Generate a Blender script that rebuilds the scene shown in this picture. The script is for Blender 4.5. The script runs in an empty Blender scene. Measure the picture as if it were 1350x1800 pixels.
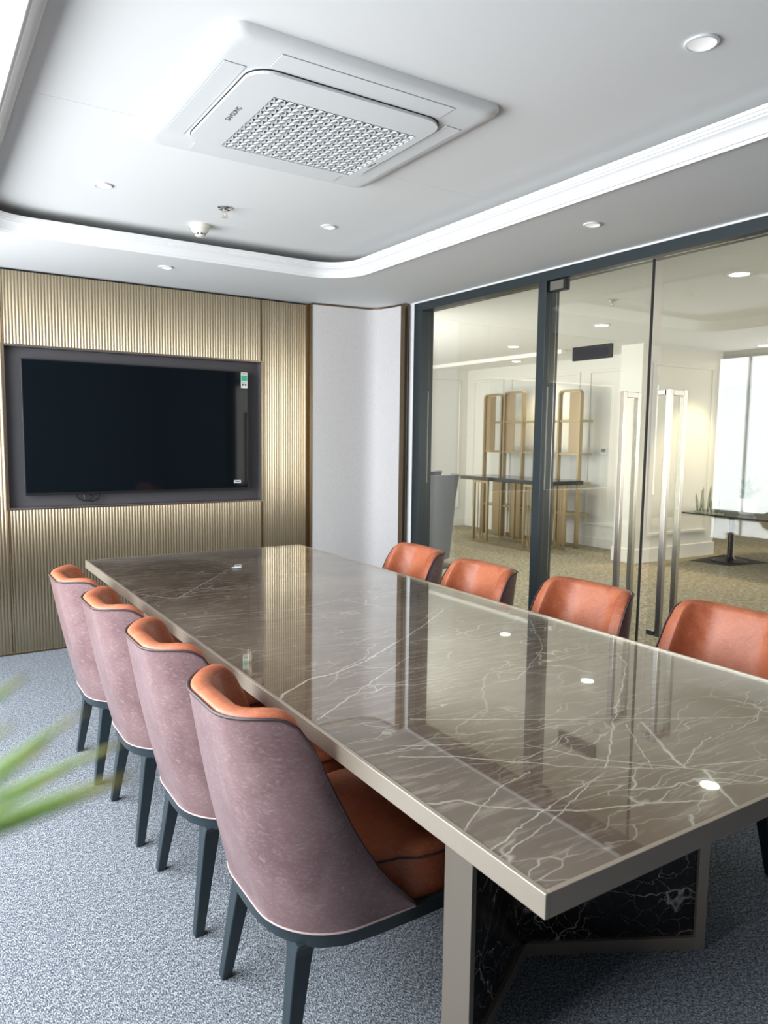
import bpy, bmesh, math, random
from mathutils import Vector, Matrix
random.seed(7)
scene = bpy.context.scene
COL = scene.collection
PI = math.pi

# ------------------------------------------------------------------ camera
cam_d = bpy.data.cameras.new('camera')
cam_d.sensor_fit = 'VERTICAL'
cam_d.sensor_height = 36.0
cam_d.lens = 1303.36 / 1800 * 36.0
cam_d.clip_start = 0.02
cam_d.clip_end = 200
cam_d.dof.use_dof = True
cam_d.dof.focus_distance = 2.2
cam_d.dof.aperture_fstop = 6.6
cam = bpy.data.objects.new('camera', cam_d)
COL.objects.link(cam)
r_ = Vector((0.842946, -0.537855, 0.012439)); u_ = Vector((0.04322, 0.090746, 0.994936)); f_ = Vector((0.53626, 0.838139, -0.09974))
m = Matrix((r_, u_, -f_)).transposed().to_4x4()
m.translation = Vector((0, 0, 1.3824))
cam.matrix_world = m
scene.camera = cam

# ------------------------------------------------------------------ world and lights
world = bpy.data.worlds.new('world'); scene.world = world
world.use_nodes = True
bg = world.node_tree.nodes['Background']
bg.inputs[0].default_value = (0.80, 0.90, 1.0, 1)
bg.inputs[1].default_value = 2.5
scene.view_settings.view_transform = 'Standard'
scene.view_settings.look = 'None'
scene.view_settings.gamma = 1.0
scene.view_settings.use_curve_mapping = False
scene.view_settings.exposure = 0.38
scene.cycles.use_denoising = True
scene.cycles.max_bounces = 10
scene.cycles.diffuse_bounces = 5
scene.cycles.glossy_bounces = 5
scene.cycles.transparent_max_bounces = 16
scene.cycles.sample_clamp_indirect = 6.0
scene.cycles.caustics_reflective = False
scene.cycles.caustics_refractive = False

def area_light(name, loc, direction, sx, sy, radiance, color):
    d = bpy.data.lights.new(name, 'AREA'); d.shape = 'RECTANGLE'; d.size = sx; d.size_y = sy
    d.energy = radiance * PI * sx * sy; d.color = color
    o = bpy.data.objects.new(name, d); COL.objects.link(o)
    o.location = loc
    o.rotation_euler = Vector(direction).to_track_quat('-Z', 'Y').to_euler()
    return o
def spot_light(name, loc, energy, color, angle=100, blend=0.6, target=None, radius=0.04):
    d = bpy.data.lights.new(name, 'SPOT'); d.energy = energy; d.color = color
    d.spot_size = math.radians(angle); d.spot_blend = blend; d.shadow_soft_size = radius
    o = bpy.data.objects.new(name, d); COL.objects.link(o); o.location = loc
    if target: o.rotation_euler = (Vector(target) - Vector(loc)).to_track_quat('-Z', 'Y').to_euler()
    return o
XW = -1.25                                   # window wall of the meeting room
BLINDS = [(4.69, 5.02), (3.42, 4.65), (2.14, 3.38), (0.90, 2.10)]
DAY = 8.2
for a, b in BLINDS:                          # daylight coming through each drawn blind
    area_light('window_daylight', (XW + 0.035, (a + b) / 2, 1.46), (1, 0, 0), b - a, 1.66, DAY, (0.91, 0.96, 1.0)).rotation_euler = (0, -PI/2, 0)
for o in COL.objects:
    if o.name.startswith('window_daylight'):
        o.data.size, o.data.size_y = 1.66, o.data.size
# fill lights added out of view to brighten the office; their windows are made up
area_light('office_fill', (8.0, -3.02, 1.4), (0, 1, 0), 8.0, 1.8, 2.7, (1.0, 0.97, 0.92))
area_light('office_facade_fill', (3.36, 7.2, 1.4), (1, 0, 0), 3.6, 1.8, 4.4, (1.0, 0.985, 0.95)).rotation_euler = (0, -PI/2, 0)
bpy.data.objects['office_facade_fill'].data.size, bpy.data.objects['office_facade_fill'].data.size_y = 1.8, 3.6
area_light('office_fill_far', (14.02, 2.5, 1.4), (-1, 0, 0), 6.0, 1.8, 3.0, (1.0, 0.97, 0.90))

# ------------------------------------------------------------------ materials
def mat(name, color=(0.8, 0.8, 0.8), rough=0.5, metal=0.0, spec=0.5, **kw):
    mt = bpy.data.materials.new(name); mt.use_nodes = True
    b = mt.node_tree.nodes['Principled BSDF']
    b.inputs['Base Color'].default_value = (*color, 1)
    b.inputs['Roughness'].default_value = rough
    b.inputs['Metallic'].default_value = metal
    b.inputs['Specular IOR Level'].default_value = spec
    for k, v in kw.items(): b.inputs[k.replace('_', ' ')].default_value = v
    return mt
class NT:
    def __init__(s, mt): s.t = mt.node_tree; s.n = s.t.nodes; s.b = s.n.get('Principled BSDF')
    def add(s, typ, **kw):
        n = s.n.new(typ)
        for k, v in kw.items(): setattr(n, k, v)
        return n
    def link(s, a, b): s.t.links.new(a, b)
    def val(s, sock, v):
        if hasattr(v, 'node'): s.link(v, sock)
        else: sock.default_value = v
    def math(s, op, a, b=0.0, c=None, clamp=False):
        n = s.add('ShaderNodeMath', operation=op, use_clamp=clamp)
        s.val(n.inputs[0], a); s.val(n.inputs[1], b)
        if c is not None: s.val(n.inputs[2], c)
        return n.outputs[0]
    def coord(s, scale=(1, 1, 1), which='Object', rot=(0, 0, 0)):
        tc = s.add('ShaderNodeTexCoord'); mp = s.add('ShaderNodeMapping')
        mp.inputs['Scale'].default_value = scale; mp.inputs['Rotation'].default_value = rot
        s.link(tc.outputs[which], mp.inputs['Vector']); return mp.outputs[0]
    def noise(s, vec, scale, detail=4, rough=0.5, dist=0.0):
        n = s.add('ShaderNodeTexNoise'); s.link(vec, n.inputs['Vector'])
        n.inputs['Scale'].default_value = scale; n.inputs['Detail'].default_value = detail
        n.inputs['Roughness'].default_value = rough; n.inputs['Distortion'].default_value = dist
        return n
    def ramp(s, fac, stops, interp='LINEAR'):
        r = s.add('ShaderNodeValToRGB'); r.color_ramp.interpolation = interp
        el = r.color_ramp.elements
        while len(el) < len(stops): el.new(0.5)
        for e, (p, c) in zip(el, stops):
            e.position = p; e.color = (*c, 1) if len(c) == 3 else c
        s.link(fac, r.inputs[0]); return r.outputs[0]
    def mix(s, fac, a, b):
        n = s.add('ShaderNodeMix', data_type='RGBA')
        s.val(n.inputs[0], fac)
        for sock, v in ((n.inputs[6], a), (n.inputs[7], b)):
            if hasattr(v, 'node'): s.link(v, sock)
            else: sock.default_value = (*v, 1)
        return n.outputs[2]
    def bump(s, h, strength=0.2, dist=0.002):
        n = s.add('ShaderNodeBump'); n.inputs['Strength'].default_value = strength; n.inputs['Distance'].default_value = dist
        s.link(h, n.inputs['Height']); s.link(n.outputs[0], s.b.inputs['Normal'])

M = {}
M['paint'] = mat('white_ceiling_paint', (0.86, 0.865, 0.855), 0.85)
M['moulding'] = mat('white_moulding_paint', (0.86, 0.86, 0.86), 0.55)
M['wallpaint'] = mat('warm_white_wall_paint', (0.80, 0.80, 0.775), 0.8)
M['slate_wall'] = mat('dark_slate_wall', (0.10, 0.105, 0.12), 0.7)
M['frame'] = mat('slate_grey_metal', (0.032, 0.044, 0.050), 0.36, 0.2)
M['black'] = mat('black_plastic', (0.012, 0.013, 0.015), 0.35)
M['plastic'] = mat('white_plastic', (0.80, 0.82, 0.82), 0.42)
M['plastic_in'] = mat('grille_shadow_plastic', (0.26, 0.30, 0.29), 0.7)  # grey darkened to paint the shade behind the grille bars
M['cream'] = mat('cream_plastic', (0.78, 0.76, 0.68), 0.45)
M['chrome'] = mat('chrome', (0.75, 0.75, 0.74), 0.12, 1.0)
M['steel'] = mat('brushed_steel', (0.46, 0.44, 0.41), 0.25, 1.0)
M['gap'] = mat('dark_gap', (0.02, 0.02, 0.022), 0.8)
M['screen'] = mat('tv_screen_glass', (0.004, 0.0065, 0.009), 0.05, 0.0, 0.28)
M['tvbody'] = mat('tv_bezel', (0.01, 0.012, 0.014), 0.3)
M['recess'] = mat('charcoal_recess_board', (0.085, 0.08, 0.088), 0.55)
M['trimbronze'] = mat('bronze_trim', (0.50, 0.39, 0.27), 0.25, 1.0)
M['darkbronze'] = mat('dark_bronze_trim', (0.20, 0.145, 0.09), 0.3, 1.0)
M['tablemetal'] = mat('champagne_grey_metal', (0.50, 0.425, 0.34), 0.34, 0.6)
M['leg'] = mat('blue_black_lacquer', (0.022, 0.036, 0.044), 0.33)
M['piping'] = mat('dark_brown_piping', (0.06, 0.035, 0.04), 0.45)
M['piping_light'] = mat('pale_mauve_piping', (0.55, 0.42, 0.41), 0.4)
M['ink'] = mat('grey_ink', (0.05, 0.06, 0.07), 0.6)
M['paper'] = mat('white_paper', (0.85, 0.86, 0.85), 0.6)
M['green_ink'] = mat('green_ink', (0.05, 0.48, 0.25), 0.6)
M['pot'] = mat('white_ceramic', (0.82, 0.82, 0.82), 0.25)
M['soil'] = mat('dark_soil', (0.03, 0.02, 0.014), 0.9)
M['stem'] = mat('green_stem', (0.10, 0.22, 0.05), 0.5)
M['gold'] = mat('antique_brass', (0.42, 0.33, 0.20), 0.32, 0.9)
M['goldpanel'] = mat('antique_brass_sheet', (0.40, 0.31, 0.20), 0.4, 0.7)
M['desk_top'] = mat('black_lacquer_top', (0.012, 0.016, 0.017), 0.15)
M['greyfabric'] = mat('grey_upholstery', (0.12, 0.13, 0.15), 0.8)
M['mat_black'] = mat('black_floor_plate', (0.015, 0.015, 0.016), 0.6)
M['blind'] = mat('white_blind_fabric', (0.75, 0.80, 0.86), 0.8)
M['ornament'] = mat('grey_green_metal', (0.22, 0.25, 0.17), 0.4, 0.4)
M['white_trim'] = mat('white_plaster', (0.88, 0.88, 0.87), 0.7)

def emis(name, color, strength):
    mt = bpy.data.materials.new(name); mt.use_nodes = True
    b = mt.node_tree.nodes['Principled BSDF']
    b.inputs['Base Color'].default_value = (0.8, 0.8, 0.8, 1)
    b.inputs['Emission Color'].default_value = (*color, 1); b.inputs['Emission Strength'].default_value = strength
    return mt
M['lamp_dim'] = emis('dim_led_diffuser', (1, 1, 0.98), 0.35)
M['lamp_on'] = emis('lit_led_diffuser', (1.0, 0.95, 0.82), 9.0)

def glass(name, tint):
    mt = bpy.data.materials.new(name); mt.use_nodes = True
    k = NT(mt); k.n.remove(k.b)
    out = k.n['Material Output']
    tr = k.add('ShaderNodeBsdfTransparent'); tr.inputs[0].default_value = (*tint, 1)
    gl = k.add('ShaderNodeBsdfGlossy'); gl.inputs['Roughness'].default_value = 0.0; gl.inputs[0].default_value = (1, 1, 1, 1)
    geo = k.add('ShaderNodeNewGeometry'); fr = k.add('ShaderNodeFresnel')
    ior = k.math('ADD', k.math('MULTIPLY', geo.outputs['Backfacing'], 1 / 1.5 - 1.5), 1.5)   # same reflectance from both sides of a sheet
    k.link(ior, fr.inputs['IOR'])
    mx = k.add('ShaderNodeMixShader')
    k.link(fr.outputs[0], mx.inputs[0]); k.link(tr.outputs[0], mx.inputs[1]); k.link(gl.outputs[0], mx.inputs[2])
    k.link(mx.outputs[0], out.inputs['Surface'])
    return mt
M['glass'] = glass('partition_glass', (0.965, 0.975, 0.945))
M['winglass'] = glass('window_glass', (0.97, 0.98, 0.98))
M['sheetglass'] = glass('table_sheet_glass', (0.985, 0.992, 0.985))
M['glassedge'] = mat('green_glass_edge', (0.10, 0.16, 0.14), 0.15)
M['gasket'] = mat('black_gasket', (0.006, 0.008, 0.008), 0.6)

def carpet(name, dark, mid, light, scale):
    mt = mat(name, mid, 0.95, 0, 0.1); k = NT(mt)
    v = k.coord((1, 1, 1))
    v2 = k.coord((1, 0.42, 1), rot=(0, 0, 0.5))
    n1 = k.noise(v2, scale, 3, 0.7)
    n2 = k.noise(v, 1.3, 3, 0.5)
    n3 = k.noise(v, scale * 0.22, 3, 0.6)
    f = k.math('ADD', n1.outputs[0], k.math('MULTIPLY', k.math('SUBTRACT', n3.outputs[0], 0.5), 0.25))
    c = k.ramp(f, [(0.36, dark), (0.5, mid), (0.62, light)])
    c2 = k.mix(k.math('MULTIPLY', n2.outputs[0], 0.22), c, dark)
    k.link(c2, k.b.inputs['Base Color'])
    k.bump(n1.outputs[0], 0.8, 0.004)
    return mt
M['carpet'] = carpet('grey_blue_loop_carpet', (0.045, 0.055, 0.072), (0.235, 0.262, 0.30), (0.70, 0.73, 0.76), 330)
M['carpet_office'] = carpet('beige_loop_carpet', (0.19, 0.165, 0.115), (0.36, 0.32, 0.235), (0.55, 0.50, 0.39), 60)

def leather(name, base, dark, light, rough):
    mt = mat(name, base, rough, 0, 0.45); k = NT(mt)
    v = k.coord((1, 1, 1))
    a = k.noise(v, 9, 5, 0.6, 0.6); b = k.noise(k.coord((1, 1, 2.4)), 38, 5, 0.65, 2.2)
    c = k.mix(k.ramp(a.outputs[0], [(0.35, (0, 0, 0)), (0.68, (1, 1, 1))]), dark, base)
    c = k.mix(k.math('MULTIPLY', k.ramp(b.outputs[0], [(0.5, (0, 0, 0)), (0.72, (1, 1, 1))]), 0.45), c, light)
    k.link(c, k.b.inputs['Base Color'])
    k.bump(k.noise(v, 220, 3).outputs[0], 0.12, 0.001)
    return mt
M['orange'] = leather('orange_tan_leather', (0.56, 0.18, 0.085), (0.40, 0.10, 0.042), (0.68, 0.28, 0.15), 0.42)
M['mauve'] = leather('mauve_leather', (0.27, 0.170, 0.172), (0.20, 0.118, 0.122), (0.48, 0.37, 0.365), 0.32)

def fabric():
    mt = mat('pale_woven_wall_fabric', (0.60, 0.575, 0.57), 0.55, 0, 0.4); k = NT(mt)
    h = k.noise(k.coord((1, 1, 0.12)), 320, 2); w = k.noise(k.coord((0.25, 0.25, 1)), 320, 2)
    s = k.math('ADD', h.outputs[0], w.outputs[0])
    k.link(k.ramp(s, [(0.6, (0.54, 0.515, 0.51)), (1.3, (0.66, 0.635, 0.63))]), k.b.inputs['Base Color'])
    k.bump(s, 0.12, 0.001)
    return mt
M['fabric'] = fabric()
def bronze_panel():
    mt = mat('champagne_bronze_sheet', (0.60, 0.50, 0.36), 0.34, 1.0, Anisotropic=0.85); k = NT(mt)
    tg = k.add('ShaderNodeTangent', direction_type='RADIAL', axis='Z'); k.link(tg.outputs[0], k.b.inputs['Tangent'])
    n = k.noise(k.coord((1, 1, 0.05)), 60, 3)
    k.link(k.ramp(n.outputs[0], [(0.3, (0.42, 0.345, 0.235)), (0.7, (0.49, 0.41, 0.295))]), k.b.inputs['Base Color'])
    return mt
M['bronze'] = bronze_panel()

VEINS = [
 (0.0050, [(1.384, 1.057), (1.321, 0.964), (1.278, 0.897), (1.258, 0.857)]), (0.0050, [(1.281, 0.828), (1.24, 0.775), (1.203, 0.712)]),
 (0.0042, [(1.668, 2.182), (1.436, 2.003), (1.237, 1.875), (1.07, 1.768), (0.954, 1.726), (0.868, 1.71), (0.763, 1.643), (0.693, 1.57)]),
 (0.0028, [(0.729, 1.008), (0.797, 0.981), (0.827, 0.939), (0.943, 0.85), (1.056, 0.81), (1.172, 0.755)]),
 (0.0018, [(0.729, 0.893), (0.814, 0.947), (0.889, 0.981), (0.981, 1.003)]),
 (0.0020, [(0.727, 0.826), (0.881, 0.877), (1.098, 0.924)]), (0.0018, [(0.733, 0.81), (0.914, 0.856), (1.079, 0.921)]),
 (0.0022, [(0.832, 1.235), (0.993, 1.152), (1.064, 1.107), (1.133, 0.983), (1.261, 0.852), (1.358, 0.748)]),
 (0.0024, [(0.802, 1.188), (0.902, 1.132), (1.066, 0.981), (1.232, 0.87), (1.438, 0.795)]),
 (0.0020, [(0.938, 1.342), (1.171, 1.203), (1.485, 1.025), (1.665, 0.926)]),
 (0.0026, [(1.774, 1.457), (1.706, 1.366), (1.494, 1.213), (1.311, 1.08), (1.124, 0.937)]),
 (0.0034, [(0.655, 3.553), (0.994, 3.764), (1.371, 3.95)]), (0.0034, [(0.731, 3.035), (0.857, 2.841), (1.257, 3.343), (1.446, 3.521)]),
 (0.0030, [(0.748, 2.927), (0.966, 3.037), (1.13, 2.878), (1.578, 3.082)]), (0.0026, [(0.761, 2.525), (1.186, 2.454), (1.42, 2.526)]),
 (0.0022, [(0.757, 1.449), (1.018, 1.622), (1.214, 1.748)]), (0.0016, [(1.342, 1.07), (1.197, 0.885)]),
 (0.0020, [(1.843, 1.909), (1.623, 1.615), (1.543, 1.557), (1.346, 1.43), (1.277, 1.443)]), (0.0018, [(1.253, 0.86), (1.363, 0.904), (1.444, 0.926)])]
def marble(name, dark, mid, light, vein, rough, veins=None, sc=1.0, amount=0.5, wid=1.0):
    mt = mat(name, mid, rough, 0, 0.5); k = NT(mt)
    v = k.coord((1, 1, 1))
    warp = k.noise(v, 2.2 * sc, 4, 0.6)
    wv = k.add('ShaderNodeVectorMath', operation='MULTIPLY_ADD')
    k.link(warp.outputs['Color'], wv.inputs[0]); wv.inputs[1].default_value = (0.30, 0.22, 0.3); k.link(v, wv.inputs[2])
    def web(scale, width, stretch):
        mp = k.add('ShaderNodeMapping'); mp.inputs['Scale'].default_value = stretch; mp.inputs['Rotation'].default_value = (0.3, 0.2, -0.25)
        k.link(wv.outputs[0], mp.inputs[0])
        vo = k.add('ShaderNodeTexVoronoi', feature='DISTANCE_TO_EDGE'); k.link(mp.outputs[0], vo.inputs['Vector'])
        vo.inputs['Scale'].default_value = scale
        return k.ramp(vo.outputs['Distance'], [(0.0, (1, 1, 1)), (width, (0, 0, 0))])
    streak = k.noise(k.coord((1.0, 9.0, 3.0), rot=(0, 0, 0.18)), 7.0 * sc, 7, 0.7, 0.6)
    cloud = k.noise(v, 1.7 * sc, 5, 0.55)
    base = k.ramp(cloud.outputs[0], [(0.3, dark), (0.5, mid), (0.72, light)])
    base = k.mix(k.math('MULTIPLY', k.ramp(streak.outputs[0], [(0.52, (0, 0, 0)), (0.66, (1, 1, 1))]), 0.95), base, light)
    mask = k.ramp(k.noise(v, 3.0 * sc, 3).outputs[0], [(0.34, (0, 0, 0)), (0.58, (1, 1, 1))])
    w1 = k.math('MULTIPLY', web(2.3 * sc, 0.006 * wid, (0.6, 1.7, 1)), mask)
    w2 = k.math('MULTIPLY', web(9 * sc, 0.016, (0.35, 2.0, 1)), k.math('MULTIPLY', mask, 0.8))
    fac = k.math('MULTIPLY', k.math('MAXIMUM', w1, w2), amount)
    if veins:
        wob = k.noise(v, 26, 3, 0.6)
        wo = k.add('ShaderNodeVectorMath', operation='MULTIPLY_ADD')
        k.link(wob.outputs['Color'], wo.inputs[0]); wo.inputs[1].default_value = (0.022, 0.022, 0)
        of = k.add('ShaderNodeVectorMath', operation='SUBTRACT'); k.link(v, of.inputs[0]); of.inputs[1].default_value = (0.011, 0.011, 0)
        k.link(of.outputs[0], wo.inputs[2])
        sp = k.add('ShaderNodeSeparateXYZ'); k.link(wo.outputs[0], sp.inputs[0]); X, Y = sp.outputs[0], sp.outputs[1]
        best = None
        for w, pts in veins:
            for (ax, ay), (bx, by) in zip(pts, pts[1:]):
                dx, dy = bx - ax, by - ay; L2 = dx * dx + dy * dy
                px = k.math('SUBTRACT', X, ax); py = k.math('SUBTRACT', Y, ay)
                t = k.math('MULTIPLY_ADD', px, dx / L2, k.math('MULTIPLY', py, dy / L2), clamp=True)
                ex = k.math('MULTIPLY_ADD', t, -dx, px); ey = k.math('MULTIPLY_ADD', t, -dy, py)
                d = k.math('SQRT', k.math('MULTIPLY_ADD', ex, ex, k.math('MULTIPLY', ey, ey)))
                s = k.math('MULTIPLY_ADD', d, -1.0 / w, 1.15, clamp=True)
                best = s if best is None else k.math('MAXIMUM', best, s)
        brk = k.math('MULTIPLY_ADD', k.noise(v, 14, 3).outputs[0], 1.2, 0.2, clamp=True)
        fac = k.math('MAXIMUM', fac, k.math('MULTIPLY', best, brk))
    k.link(k.mix(fac, base, vein), k.b.inputs['Base Color'])
    return mt
M['marble'] = marble('brown_grey_marble', (0.17, 0.108, 0.075), (0.235, 0.16, 0.117), (0.42, 0.32, 0.25), (0.88, 0.80, 0.68), 0.10, VEINS, 1.0, 0.9)
M['marble_black'] = marble('black_marble', (0.012, 0.011, 0.010), (0.018, 0.016, 0.015), (0.045, 0.038, 0.033), (0.62, 0.56, 0.50), 0.14, None, 1.7, 1.0, 2.2)

def leafmat(name, c1, c2, tip):
    mt = mat(name, c1, 0.4); k = NT(mt)
    g = k.add('ShaderNodeTexCoord'); sp = k.add('ShaderNodeSeparateXYZ'); k.link(g.outputs['Generated'], sp.inputs[0])
    n = k.noise(k.coord((1, 1, 1)), 40, 2)
    f = k.math('MULTIPLY_ADD', n.outputs[0], -0.1, sp.outputs[0])
    k.link(k.ramp(f, [(0.2, c2), (0.75, c1), (1.0, tip)]), k.b.inputs['Base Color'])
    return mt
M['leaf'] = leafmat('green_leaf_orange_tip', (0.58, 0.80, 0.24), (0.70, 0.84, 0.62), (0.95, 0.60, 0.15))
k_ = NT(M['leaf']); tl_ = k_.add('ShaderNodeBsdfTranslucent'); mx_ = k_.add('ShaderNodeMixShader'); mx_.inputs[0].default_value = 0.6
k_.link(k_.b.inputs['Base Color'].links[0].from_socket, tl_.inputs[0]); k_.link(k_.b.outputs[0], mx_.inputs[1]); k_.link(tl_.outputs[0], mx_.inputs[2]); k_.link(mx_.outputs[0], k_.n['Material Output'].inputs['Surface'])
M['leaf_office'] = mat('office_plant_leaf', (0.10, 0.22, 0.10), 0.45)

# ------------------------------------------------------------------ mesh helpers
class MB:
    def __init__(s): s.v = []; s.f = []
    def add(s, vs, fs):
        o = len(s.v); s.v += [tuple(x) for x in vs]; s.f += [tuple(i + o for i in f) for f in fs]; return s
    def box(s, x0, x1, y0, y1, z0, z1):
        return s.add([(x0,y0,z0),(x1,y0,z0),(x1,y1,z0),(x0,y1,z0),(x0,y0,z1),(x1,y0,z1),(x1,y1,z1),(x0,y1,z1)],
                     [(0,3,2,1),(4,5,6,7),(0,1,5,4),(1,2,6,5),(2,3,7,6),(3,0,4,7)])
    def bar(s, a, b, w, h, up=(0, 0, 1)):
        a, b = Vector(a), Vector(b); d = (b - a).normalized(); u = Vector(up)
        if abs(d.dot(u)) > 0.98: u = Vector((1, 0, 0))
        sx = d.cross(u).normalized(); sz = sx.cross(d).normalized(); vs = []
        for p in (a, b):
            for i, j in ((-1,-1),(1,-1),(1,1),(-1,1)): vs.append(p + sx * (i * w / 2) + sz * (j * h / 2))
        return s.add(vs, [(0,1,2,3),(7,6,5,4),(0,4,5,1),(1,5,6,2),(2,6,7,3),(3,7,4,0)])
    def rings(s, rings, closed=True, cap0=True, cap1=True):
        n = len(rings[0]); o = len(s.v); vs = [p for r in rings for p in r]; fs = []
        for i in range(len(rings) - 1):
            for j in range(n if closed else n - 1):
                k = (j + 1) % n
                fs.append((i*n+j, i*n+k, (i+1)*n+k, (i+1)*n+j))
        if cap0: fs.append(tuple(reversed(range(n))))
        if cap1: fs.append(tuple((len(rings)-1)*n + j for j in range(n)))
        return s.add(vs, fs)
    def lathe(s, prof, c=(0, 0, 0), n=24, cap0=True, cap1=True):
        return s.rings([[(c[0] + r*math.cos(2*PI*i/n), c[1] + r*math.sin(2*PI*i/n), c[2] + z) for i in range(n)] for r, z in prof], True, cap0, cap1)
    def tube(s, pts, r, n=8, caps=True):
        pts = [Vector(p) for p in pts]; rings = []; u = None
        for i, p in enumerate(pts):
            d = (pts[min(i+1, len(pts)-1)] - pts[max(i-1, 0)]).normalized()
            if u is None:
                u = d.cross(Vector((0, 0, 1)))
                if u.length < 1e-3: u = d.cross(Vector((1, 0, 0)))
            u = (u - d * u.dot(d)).normalized(); w = d.cross(u)
            rr = r[i] if isinstance(r, (list, tuple)) else r
            rings.append([p + (u * math.cos(2*PI*k/n) + w * math.sin(2*PI*k/n)) * rr for k in range(n)])
        return s.rings(rings, True, caps, caps)
    def prism(s, poly, z0, z1):
        return s.rings([[(x, y, z0) for x, y in poly], [(x, y, z1) for x, y in poly]])
    def build(s, name, material, parent=None, smooth=False, bevel=0.0, seg=2, origin=None):
        me = bpy.data.meshes.new(name)
        o3 = Vector(origin) if origin is not None else Vector((0, 0, 0))
        me.from_pydata([tuple(Vector(p) - o3) for p in s.v], [], s.f)
        bm = bmesh.new(); bm.from_mesh(me); bmesh.ops.recalc_face_normals(bm, faces=bm.faces); bm.to_mesh(me); bm.free()
        me.materials.append(M[material] if isinstance(material, str) else material)
        ob = bpy.data.objects.new(name, me); COL.objects.link(ob); ob.location = o3
        if smooth:
            me.shade_auto_smooth(angle=math.radians(40)) if hasattr(me, 'shade_auto_smooth') else None
            for p in me.polygons: p.use_smooth = True
            if smooth != 'all':
                try:
                    at = me.attributes.new('sharp_edge', 'BOOLEAN', 'EDGE') if 'sharp_edge' not in me.attributes else me.attributes['sharp_edge']
                    bm = bmesh.new(); bm.from_mesh(me); bm.edges.ensure_lookup_table()
                    fl = [(len(e.link_faces) == 2 and e.calc_face_angle(0) > math.radians(42)) for e in bm.edges]; bm.free()
                    at.data.foreach_set('value', fl)
                except Exception: pass
        if bevel:
            md = ob.modifiers.new('bevel', 'BEVEL'); md.width = bevel; md.segments = seg; md.limit_method = 'ANGLE'; md.angle_limit = math.radians(40)
        if parent is not None: ob.parent = parent
        return ob
def rrect(x0, x1, y0, y1, r, n=8):
    pts = []
    for cx, cy, a in ((x1-r, y1-r, 0), (x0+r, y1-r, PI/2), (x0+r, y0+r, PI), (x1-r, y0+r, 1.5*PI)):
        for i in range(n + 1): pts.append((cx + r*math.cos(a + PI/2*i/n), cy + r*math.sin(a + PI/2*i/n)))
    return pts
def thing(name, label, cat, loc=(0, 0, 0), rz=0.0, group=None):
    o = bpy.data.objects.new(name, None); COL.objects.link(o); o.empty_display_size = 0.1
    o.location = loc; o.rotation_euler = (0, 0, rz); return tag(o, label, cat, group)
def tag(o, label, cat, group=None):
    o['label'] = label; o['category'] = cat
    if group: o['group'] = group
    return o
def struct(o, label=None):
    o['kind'] = 'structure'
    if label: o['label'] = label
    return o
def sempty(name, loc=(0, 0, 0), label=None):
    o = bpy.data.objects.new(name, None); COL.objects.link(o); o.location = loc; o.empty_display_size = 0.1
    return struct(o, label)
def keep(o, parent):                      # parent while keeping world placement (parents carry no rotation or scale)
    o.parent = parent; o.location = o.location - parent.location; return o
def dup(root, loc, rz, label, cat=None):
    r = root.copy(); COL.objects.link(r); r.location = loc; r.rotation_euler = (0, 0, rz); r['label'] = label
    for ch in root.children:
        c = ch.copy(); COL.objects.link(c); c.parent = r
        for g in ch.children:
            d = g.copy(); COL.objects.link(d); d.parent = c
    return r
def text_mesh(name, body, size, material, mat4, parent, extrude=0.0004):
    cu = bpy.data.curves.new(name, 'FONT'); cu.body = body; cu.size = size; cu.extrude = extrude; cu.align_x = 'CENTER'; cu.align_y = 'CENTER'
    tmp = bpy.data.objects.new('tmp', cu); COL.objects.link(tmp)
    dg = bpy.context.evaluated_depsgraph_get(); me = bpy.data.meshes.new_from_object(tmp.evaluated_get(dg))
    bpy.data.objects.remove(tmp); bpy.data.curves.remove(cu)
    me.transform(mat4); me.name = name; me.materials.clear(); me.materials.append(M[material])
    o = bpy.data.objects.new(name, me); COL.objects.link(o); o.parent = parent; return o

# ------------------------------------------------------------------ room shell
ZL, ZU = 2.367, 2.49                       # lower and raised ceiling of the meeting room
YF = 5.05                                  # face of the television wall
XG = 3.197                                 # face of the glass partition
struct(MB().box(XW - 0.15, XG + 0.03, -0.75, 5.35, -0.06, 0).build('floor', 'carpet'), 'grey blue flecked loop carpet of the meeting room')
struct(MB().box(XG + 0.03, 14.2, -3.2, 9.5, -0.06, 0).build('floor_office', 'carpet_office'), 'beige loop carpet beyond the glass partition')
# raised ceiling: two boards with a hairline joint
cl = sempty('ceiling', (0, 0, ZU), 'white raised ceiling tray with hairline board joint')
for a, b in ((-0.75, 2.7645), (2.766, 5.35)):
    keep(MB().box(XW - 0.15, XG + 0.1, a, b, ZU, ZU + 0.03).build('ceiling_board', 'paint'), cl)
struct(MB().box(XW - 0.15, XG + 0.1, -0.75, 5.35, ZU + 0.03, ZU + 0.06).build('ceiling_deck', 'paint'))
TR = rrect(0.276, 2.362, 0.68, 4.175, 0.27, 12)
bm = bmesh.new()
ov = [bm.verts.new((x, y, ZL)) for x, y in ((XW-0.15, -0.75), (XG+0.06, -0.75), (XG+0.06, 5.35), (XW-0.15, 5.35))]
iv = [bm.verts.new((x, y, ZL)) for x, y in TR]
es = [bm.edges.new((l[i], l[(i+1) % len(l)])) for l in (ov, iv) for i in range(len(l))]
bmesh.ops.triangle_fill(bm, use_beauty=True, edges=es)
rt = bmesh.ops.extrude_face_region(bm, geom=bm.faces[:])
for g in rt['geom']:
    if isinstance(g, bmesh.types.BMVert): g.co.z += 0.02
bmesh.ops.recalc_face_normals(bm, faces=bm.faces)
me = bpy.data.meshes.new('ceiling_border'); bm.to_mesh(me); bm.free(); me.materials.append(M['paint'])
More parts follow.
